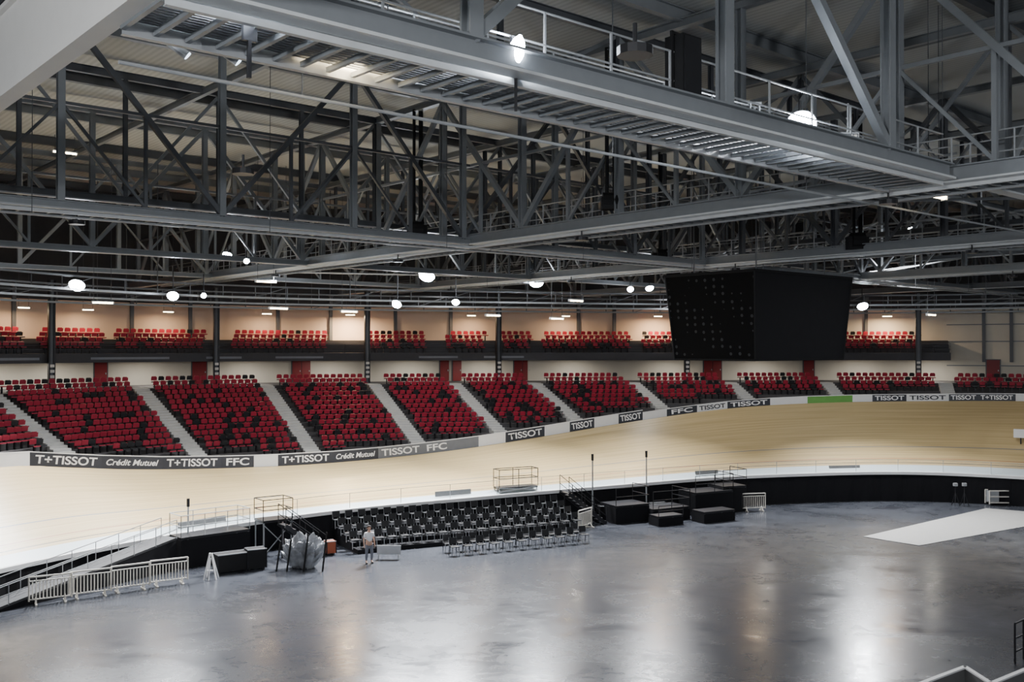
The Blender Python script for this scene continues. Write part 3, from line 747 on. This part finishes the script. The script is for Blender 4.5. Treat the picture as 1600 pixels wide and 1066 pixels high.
def stairs(c,d,W,run,h,railm,label):
    c=Vector(c); s=d.cross(UP).normalized(); e=empty('access_stair',c,label=label,category='stairs')
    ns=max(3,int(h/.2)); mb=MB()
    for i in range(ns): mb.obox(c+d*(run*(i+.5)/ns)+UP*(h*(i+1)/ns-.02),d,s,UP,run/ns/2,W/2,.02,M['blackm'])
    mb.obj('tread',e)
    mb=MB()
    for a in(-1,1): mb.beam(c+s*a*W/2,c+s*a*W/2+d*run+UP*h,0.05,0.2,M['blackm'])
    mb.beam(c+d*run,c+d*run+UP*h,0.05,0.05,M['blackm']); mb.obj('stringer',e)
    mb=MB()
    for a in(-1,1):
        for hz in(.5,1.0): mb.tube(c+s*a*W/2+UP*hz,c+s*a*W/2+d*run+UP*(h+hz),.022,railm,6)
        for q in range(4):
            p=c+s*a*W/2+(d*run+UP*h)*(q/3); mb.tube(p,p+UP*1.0,.022,railm,6)
    mb.obj('handrail',e)
p,n,t=inp(318,0.9); platform('access_platform',p,t,n,3.6,1.3,1.5,M['steel_lt'],'raised platform with pale railings beside the track',glass=True)
p,n,t=inp(436,1.9); stairs(p+t*1.3-n*.6,-t,1.0,2.2,1.7,M['blackm'],'black scaffold stair climbing to track level')
p,n,t=inp(415,0.9); platform('access_platform',p,t,n,1.6,1.2,1.8,M['blackm'],'small black scaffold platform at the head of a stair',clad=False)
p,n,t=inp(812,-0.6); platform('access_platform',p+UP*2.05,t,n,2.6,.8,0.25,M['blackm'],'black scaffold platform with railings at the track edge',clad=False)
p,n,t=inp(884,1.4); stairs(p+t*1.6,-t,1.1,2.6,2.0,M['blackm'],'black stair leading up from the infield to the track')
for u,L_,h_,of in((955,2.4,1.1,1.4),(1010,2.8,0.8,1.9),(1078,3.0,1.5,1.5),(1118,1.8,1.7,1.2)):
    p,n,t=inp(u,of); platform('stage_riser',p,t,n,L_,1.8,h_,M['blackm'],'black stage riser with railing below the track',rails=[(0,1),(1,2)])
p,n,t=inp(1050,4.0); platform('stage_riser',p,t,n,2.4,1.2,0.7,M['blackm'],'low black draped stage riser',rails=[])
p,n,t=inp(985,3.6); platform('stage_riser',p,t,n,1.8,1.0,0.6,M['blackm'],'low black draped stage riser',rails=[(0,1)],rh=.6)
for u,hh_ in((918,4.1),(1003,4.1),(285,3.2)):
    p,n,t=inp(u,0.5); mb=MB(); mb.tube(p,p+UP*hh_,0.045,M['galv'],8); mb.tube(p,p+UP*.06,0.25,M['blackm'],10); mb.tube(p+UP*(hh_-.4),p+UP*hh_,0.08,M['blackm'],8)
    mb.obj('lighting_pole',label='slim dark pole standing beside the track edge',category='pole',group='poles beside the track')
a0,n0,t0=inp(-70,0.9); b0_,n1_,t1_=inp(250,0.9); b0_.z=1.5; a0.z=0.02
e=empty('access_ramp',a0,label='long dark metal ramp rising from the infield to the track',category='ramp')
d=(b0_-a0).normalized(); s=d.cross(UP).normalized()
mb=MB(); mb.beam(a0,b0_,1.1,0.1,M['ramp']); mb.obj('ramp_deck',e)
for sg in(1,-1):
    mb=MB(); mb.quad([a0+s*.54*sg,b0_+s*.54*sg,Vector((b0_.x,b0_.y,0))+s*.54*sg],M['curtain']); mb.obj('skirt',e)
for a in(-1,1):
    mb=MB()
    for hz in(.45,.9): mb.tube(a0+s*a*.55+UP*hz,b0_+s*a*.55+UP*hz,.022,M['galv'],6)
    for q in range(9):
        p=a0.lerp(b0_,q/8)+s*a*.55; mb.tube(p,p+UP*.9,.02,M['galv'],6)
    mb.obj('handrail',e)
def barrier():
    m=M['offw']; w=1.62; mb=MB()
    mb.tube((-w/2,0,.15),(-w/2,0,1.15),.035,m); mb.tube((w/2,0,.15),(w/2,0,1.15),.035,m); mb.tube((-w/2,0,1.15),(w/2,0,1.15),.037,m); mb.tube((-w/2,0,.22),(w/2,0,.22),.03,m)
    mb.tube((-w/2,0,.98),(w/2,0,.98),.025,m)
    A=mb.mesh('frame'); mb=MB()
    for i in range(1,12): mb.tube((-w/2+w*i/12,0,.22),(-w/2+w*i/12,0,.98),.024,m,6)
    Bm=mb.mesh('infill_bars'); mb=MB(); mb.beam((0,-.32,.03),(0,.32,.03),.08,.06,m); mb.beam((0,-.2,.04),(0,0,.3),.06,.05,m); mb.beam((0,.2,.04),(0,0,.3),.06,.05,m)
    return A,Bm,mb.mesh('foot')
bA,bB,bF=barrier()
def put_barrier(p,ang):
    e=empty('crowd_barrier',p,label='cream metal crowd barrier standing on the infield floor',category='barrier',group='crowd barriers'); e.rotation_euler=(0,0,ang)
    for nm,me,x in(('frame',bA,0),('infill_bars',bB,0),('foot',bF,-.55),('foot',bF,.55)):
        o=bpy.data.objects.new(nm,me); COL.objects.link(o); o.parent=e; o.location=(x,0,0)
pts_=[G(48,946),G(112,937),G(174,928),G(235,918),G(295,909)]
for a,b_ in zip(pts_[:-1],pts_[1:]):
    c=(a+b_)/2; dd=b_-a; put_barrier(c,math.atan2(dd.y,dd.x)-0.12)
p,n,t=inp(1148,2.2); put_barrier(p,0.2)
put_barrier(G(914,826),1.0)
p=G(330,905); mb=MB()
mb.obox(p+Vector((0,-.16,.5)),Vector((1,0,0)),Vector((0,1,.32)).normalized(),Vector((0,.3,1)).normalized(),0.02,0.02,0.5,M['white'])
for sx_ in(-1,1):
    mb.beam(p+Vector((sx_*.28,-.1,0)),p+Vector((sx_*.04,0,1.2)),.06,.06,M['white']); mb.beam(p+Vector((sx_*.28,.3,0)),p+Vector((sx_*.04,.05,1.2)),.05,.05,M['white'])
mb.beam(p+Vector((-.17,-.06,.42)),p+Vector((.17,-.06,.42)),.05,.05,M['white'])
mb.obj('step_ladder',label='small white A shaped stepladder on the infield',category='ladder')
def fcase(p,L_,W_,h_,ang,m,label):
    p=Vector(p); X=Vector((math.cos(ang),math.sin(ang),0)); Y=Vector((-X.y,X.x,0)); mb=MB()
    mb.obox(p+UP*(h_/2+.1),X,Y,UP,L_/2,W_/2,h_/2,m); e=mb.obj('flight_case',label=label,category='case')
    mb=MB()
    for a in(-1,1):
        for b_ in(-1,1):
            mb.beam(p+X*a*L_/2+Y*b_*W_/2+UP*.1,p+X*a*L_/2+Y*b_*W_/2+UP*(h_+.1),.05,.05,M['blackm'])
        mb.beam(p-X*L_/2+Y*a*W_/2+UP*(h_+.1),p+X*L_/2+Y*a*W_/2+UP*(h_+.1),.05,.04,M['galv'])
    mb.obj('edge_trim',e)
    for a in(-1,1):
        for b_ in(-1,1):
            mb=MB(); q=p+X*a*(L_/2-.1)+Y*b_*(W_/2-.1)+UP*.05; mb.tube(q-Y*.02,q+Y*.02,.05,M['blackm'],8); mb.obj('wheel',e)
fcase(G(362,893),1.5,.7,.8,.6,M['black'],'black wheeled flight case under the platform')
fcase(G(400,889),0.9,.6,.9,.5,M['black'],'black wheeled flight case beside the stair')
fcase(G(516,866),.5,.5,.6,.5,M['orange'],'orange wheeled equipment case beside the chairs')
fcase(G(1030,806),1.2,.7,.7,.4,M['black'],'black flight case near the stage risers')
fcase(G(945,812),1.0,.7,.8,.4,M['black'],'black flight case near the stage risers')
p=G(474,887); bm=bmesh.new(); bmesh.ops.create_icosphere(bm,subdivisions=5,radius=1)
for q in bm.verts:
    c=q.co.copy(); nz=mathutils.noise.noise(c*2.3)*.34+mathutils.noise.noise(c*6)*.18+mathutils.noise.noise(c*13)*.07
    q.co=Vector((c.x*(.90+nz),c.y*(.6+nz),c.z*.8+.7+nz*1.2))
    if q.co.z<0.02: q.co.z=0.0
me=bpy.data.meshes.new('tarpaulin'); bm.to_mesh(me); bm.free(); me.materials.append(M['tarp'])
e=bpy.data.objects.new('covered_equipment',me); e.location=p; COL.objects.link(e); tag(e,label='pile of equipment under crumpled grey plastic sheeting',category='equipment')
for q in(-1.1,-.6,.2,1.1): mb=MB(); mb.beam(p+Vector((q,-.8,0)),p+Vector((q+.15,-.55,1.6+q*.2)),.06,.06,M['black']); mb.obj('frame_leg',e,label='black metal frame')
p=G(608,873); mb=MB(); mb.box(p+UP*.45,1.2,.04,.45,M['galv'])
for s_ in(-.5,.5): mb.box(p+Vector((s_,0,.12)),.05,.45,.24,M['galv'])
mb.obj('low_panel',label='low pale panel on feet beside the chairs',category='panel')
q=[G(1348,838,.02),G(1435,852,.02),G(1690,806,.02),G(1540,794,.02)]
mb=MB(); mb.quad(q,M['mat_floor']); mb.quad([v_-UP*.015 for v_ in q],M['mat_floor']); mb.obj('floor_mat',label='long pale grey mat laid on the polished floor',category='mat')
p=G(1558,789); mb=MB()
for a in(-.7,.7):
    for b_ in(-.3,.3): mb.beam(p+Vector((a,b_,.1)),p+Vector((a,b_,1.0)),.07,.07,M['offw'])
for z in(.2,.6,1.0):
    mb.beam(p+Vector((-.7,-.3,z)),p+Vector((.7,-.3,z)),.07,.07,M['offw']); mb.beam(p+Vector((-.7,.3,z)),p+Vector((.7,.3,z)),.07,.07,M['offw'])
mb.box(p+Vector((-.35,0,.6)),.6,.55,.7,M['galv'])
e=mb.obj('utility_cart',label='white framed utility cart on the infield',category='cart')
for a in(-.6,.6):
    for b_ in(-.3,.3): mb=MB(); mb.tube(p+Vector((a,b_-.03,.07)),p+Vector((a,b_+.03,.07)),.07,M['blackm'],8); mb.obj('wheel',e)
for u in(1492,1506):
    p=G(u,790); mb=MB()
    for k in range(3):
        a=k*2.1; mb.beam(p+Vector((.3*math.cos(a),.3*math.sin(a),0)),p+UP*.9,.04,.04,M['blackm'])
    mb.beam(p+UP*.8,p+UP*1.4,.05,.05,M['blackm']); mb.box(p+UP*1.42,.25,.2,.2,M['galv'])
    mb.obj('tripod_stand',label='grey tripod stand on the infield floor',category='stand',group='tripod stands')
s=stat(1598); p=OUT[s]-NN[s]*3.2
j=nearest(p); z_=IN[j].z+(OUT[s].z-IN[j].z)*.45
t=Vector((NN[s].y,-NN[s].x,0)); mb=MB(); mb.obox(Vector((p.x,p.y,z_+.5)),t,NN[s],UP,.45,.05,.3,M['white']); mb.obox(Vector((p.x,p.y,z_+.05)),t,NN[s],UP,.04,.04,.4,M['blackm'])
mb.obj('white_sign',label='small white sign standing on the banked track',category='sign')
c=G(1506,1041,1.0); e=empty('stairwell_parapet',(c.x,c.y,0),label='white low parapet around a stairwell opening',category='parapet')
d1=(G(1440,1066,1.0)-c).normalized(); d2=(G(1545,1066,1.0)-c).normalized()
for dd in(d1,d2):
    mb=MB(); q=c+dd*2.6; mb.beam(c-UP*.5,q-UP*.5,.1,1.0,M['pad']); mb.beam(c,q,.14,.05,M['white']); mb.obj('wall_panel',e)
c=G(1600,1043,1.0)+Vector((.1,0,0)); e=empty('stairwell_parapet',(c.x,c.y,0),label='white low parapet around a stairwell opening',category='parapet')
mb=MB(); q=c+d1*2.6; mb.beam(c-UP*.5,q-UP*.5,.1,1.0,M['pad']); mb.beam(c,q,.14,.05,M['white']); mb.obj('wall_panel',e)
p=G(1584,1036); mb=MB()
for k in range(3): mb.beam(p+AX*.7*k,p+AX*.7*k+UP*1.35,.05,.05,M['blackm'])
for z in(.4,.85,1.35): mb.beam(p+UP*z,p+AX*1.4+UP*z,.045,.045,M['blackm'])
mb.obj('handrail_frame',label='black metal handrail standing on the infield floor',category='railing')
# ------------------------------------------------------------ person
def skinmesh(verts,edges,name,m,sub=2,root=0):
    bm=bmesh.new(); lay=bm.verts.layers.skin.verify(); vs=[]
    for i,(co,r) in enumerate(verts):
        q=bm.verts.new(co); q[lay].radius=(r,r) if not isinstance(r,tuple) else r; q[lay].use_root=(i==root); vs.append(q)
    for a,b_ in edges: bm.edges.new((vs[a],vs[b_]))
    me=bpy.data.meshes.new(name); bm.to_mesh(me); bm.free()
    o=bpy.data.objects.new(name,me); COL.objects.link(o); o.modifiers.new('s','SKIN').use_smooth_shade=True
    if sub: mm=o.modifiers.new('ss','SUBSURF'); mm.levels=sub; mm.render_levels=sub
    bpy.context.view_layer.update()
    me2=bpy.data.meshes.new_from_object(o.evaluated_get(bpy.context.evaluated_depsgraph_get())); bpy.data.objects.remove(o)
    me2.materials.clear(); me2.materials.append(m)
    for p in me2.polygons: p.use_smooth=True
    return me2
def person(loc,ang):
    V=[((0,0,.97),.12),((0,0,1.15),.12),((0,0,1.34),.14),((0,0,1.48),.06),((0,-.01,1.56),.06),((0,-.015,1.64),.088),((0,-.01,1.71),.07)]
    E=[(0,1),(1,2),(2,3),(3,4),(4,5),(5,6)]
    def add(co,r,p): V.append((co,r)); E.append((p,len(V)-1)); return len(V)-1
    for s in(-1,1):
        k=add((s*.1,0,.86),.085,0); k=add((s*.12,-.01 if s<0 else -.06,.50),.058,k); k=add((s*.13,.03 if s<0 else .02,.10),.038,k); add((s*.15,-.13,.04),.035,k)
        k=add((s*.19,0,1.41),.055,2); k=add((s*.25,.03,1.14),.042,k); k=add((s*.26,-.04,.90),.028,k); k=add((s*.26,-.06,.83),(.02,.036),k)
        for q in range(4): j=add((s*.26,-.095+.022*q,.785),.009,k); add((s*.255,-.10+.02*q,.735+abs(q-1.3)*.006),.008,j)
        j=add((s*.25,-.105,.83),.010,k); add((s*.245,-.125,.79),.009,j)
    e=empty('person',loc,label='person standing in a white top and dark trousers',category='person'); e.rotation_euler=(0,0,ang); e.scale=(1.06,1.06,1.06)
    def ch(nm,me):
        o=bpy.data.objects.new(nm,me); COL.objects.link(o); o.parent=e; return o
    ch('body',skinmesh(V,E,'body',M['skin'],1))
    sv=[((0,0,.95),.135),((0,0,1.15),.14),((0,0,1.36),.155),((0,0,1.45),.08)]; se=[(0,1),(1,2),(2,3)]
    for s in(-1,1): sv+= [((s*.19,0,1.41),.07),((s*.235,.02,1.2),.06)]; n_=len(sv); se+= [(2,n_-2),(n_-2,n_-1)]
    ch('shirt',skinmesh(sv,se,'shirt',M['cloth_w'],1))
    tv=[((0,0,.95),.138)]; te=[]
    for s in(-1,1): tv+= [((s*.1,0,.84),.1),((s*.12,-.01 if s<0 else -.06,.50),.075),((s*.13,.02,.13),.06)]; n_=len(tv); te+= [(0,n_-3),(n_-3,n_-2),(n_-2,n_-1)]
    ch('trousers',skinmesh(tv,te,'trousers',M['cloth_d'],1))
    for s in(-1,1): ch('shoe',skinmesh([((s*.13,.05,.05),.05),((s*.15,-.16,.04),.042)],[(0,1)],'shoe',M['black'],1))
    bm=bmesh.new(); bmesh.ops.create_uvsphere(bm,u_segments=14,v_segments=10,radius=.1)
    bmesh.ops.delete(bm,geom=[v_ for v_ in bm.verts if v_.co.z<-.01 or (v_.co.y<-.06 and v_.co.z<.05)],context='VERTS')
    me=bpy.data.meshes.new('hair'); bm.to_mesh(me); bm.free(); me.materials.append(M['hair']); o=ch('hair',me); o.location=(0,.005,1.68)
    mb=MB(); mb.box((0,-.105,1.635),.022,.03,.04,M['skin']); ch('nose',mb.mesh('nose'))
    for sx_ in(-1,1):
        mb=MB(); mb.box((sx_*.032,-.095,1.66),.02,.012,.012,M['black']); ch('eye',mb.mesh('eye'))
        mb=MB(); mb.box((sx_*.09,0,1.64),.018,.035,.055,M['skin']); ch('ear',mb.mesh('ear'))
    mb=MB(); mb.box((0,-.092,1.595),.045,.012,.01,M['reddoor']); ch('mouth',mb.mesh('mouth'))
person(G(577,880),0.5)
# ------------------------------------------------------------ camera, world, general lights
cd=bpy.data.cameras.new('camera'); cd.sensor_width=36; cd.lens=36*F/1600; cd.clip_end=400
co=bpy.data.objects.new('camera',cd); COL.objects.link(co); co.location=(0,0,H); co.rotation_euler=(math.radians(90)+math.atan(12/F),0,0); SC.camera=co
w=bpy.data.worlds.new('World'); SC.world=w; w.use_nodes=True; bg=w.node_tree.nodes['Background']; bg.inputs[0].default_value=(0.85,0.91,1.0,1); bg.inputs[1].default_value=0.27
for a in(10,25.6,41.4,57.0):
    for b_ in(6,18,30,42):
        bb=b_+a*0.3
        if bb>bmax(a)-4: continue
        p=AB(a,bb,14.6); e=empty('highbay_lamp',p,label='round high bay lamp hung below the roof truss',category='lamp',group='high bay lamps')
        mb=MB(); mb.tube(p,p+UP*.12,.25,M['blackm'],12); mb.obj('housing',e); mb=MB(); mb.tube(p+UP*.1,p+UP*.45,.03,M['blackm'],6); mb.obj('hanger',e)
        lamp_light(p-UP*.03,250,(.97,.97,1),.5,e,p-UP*5)
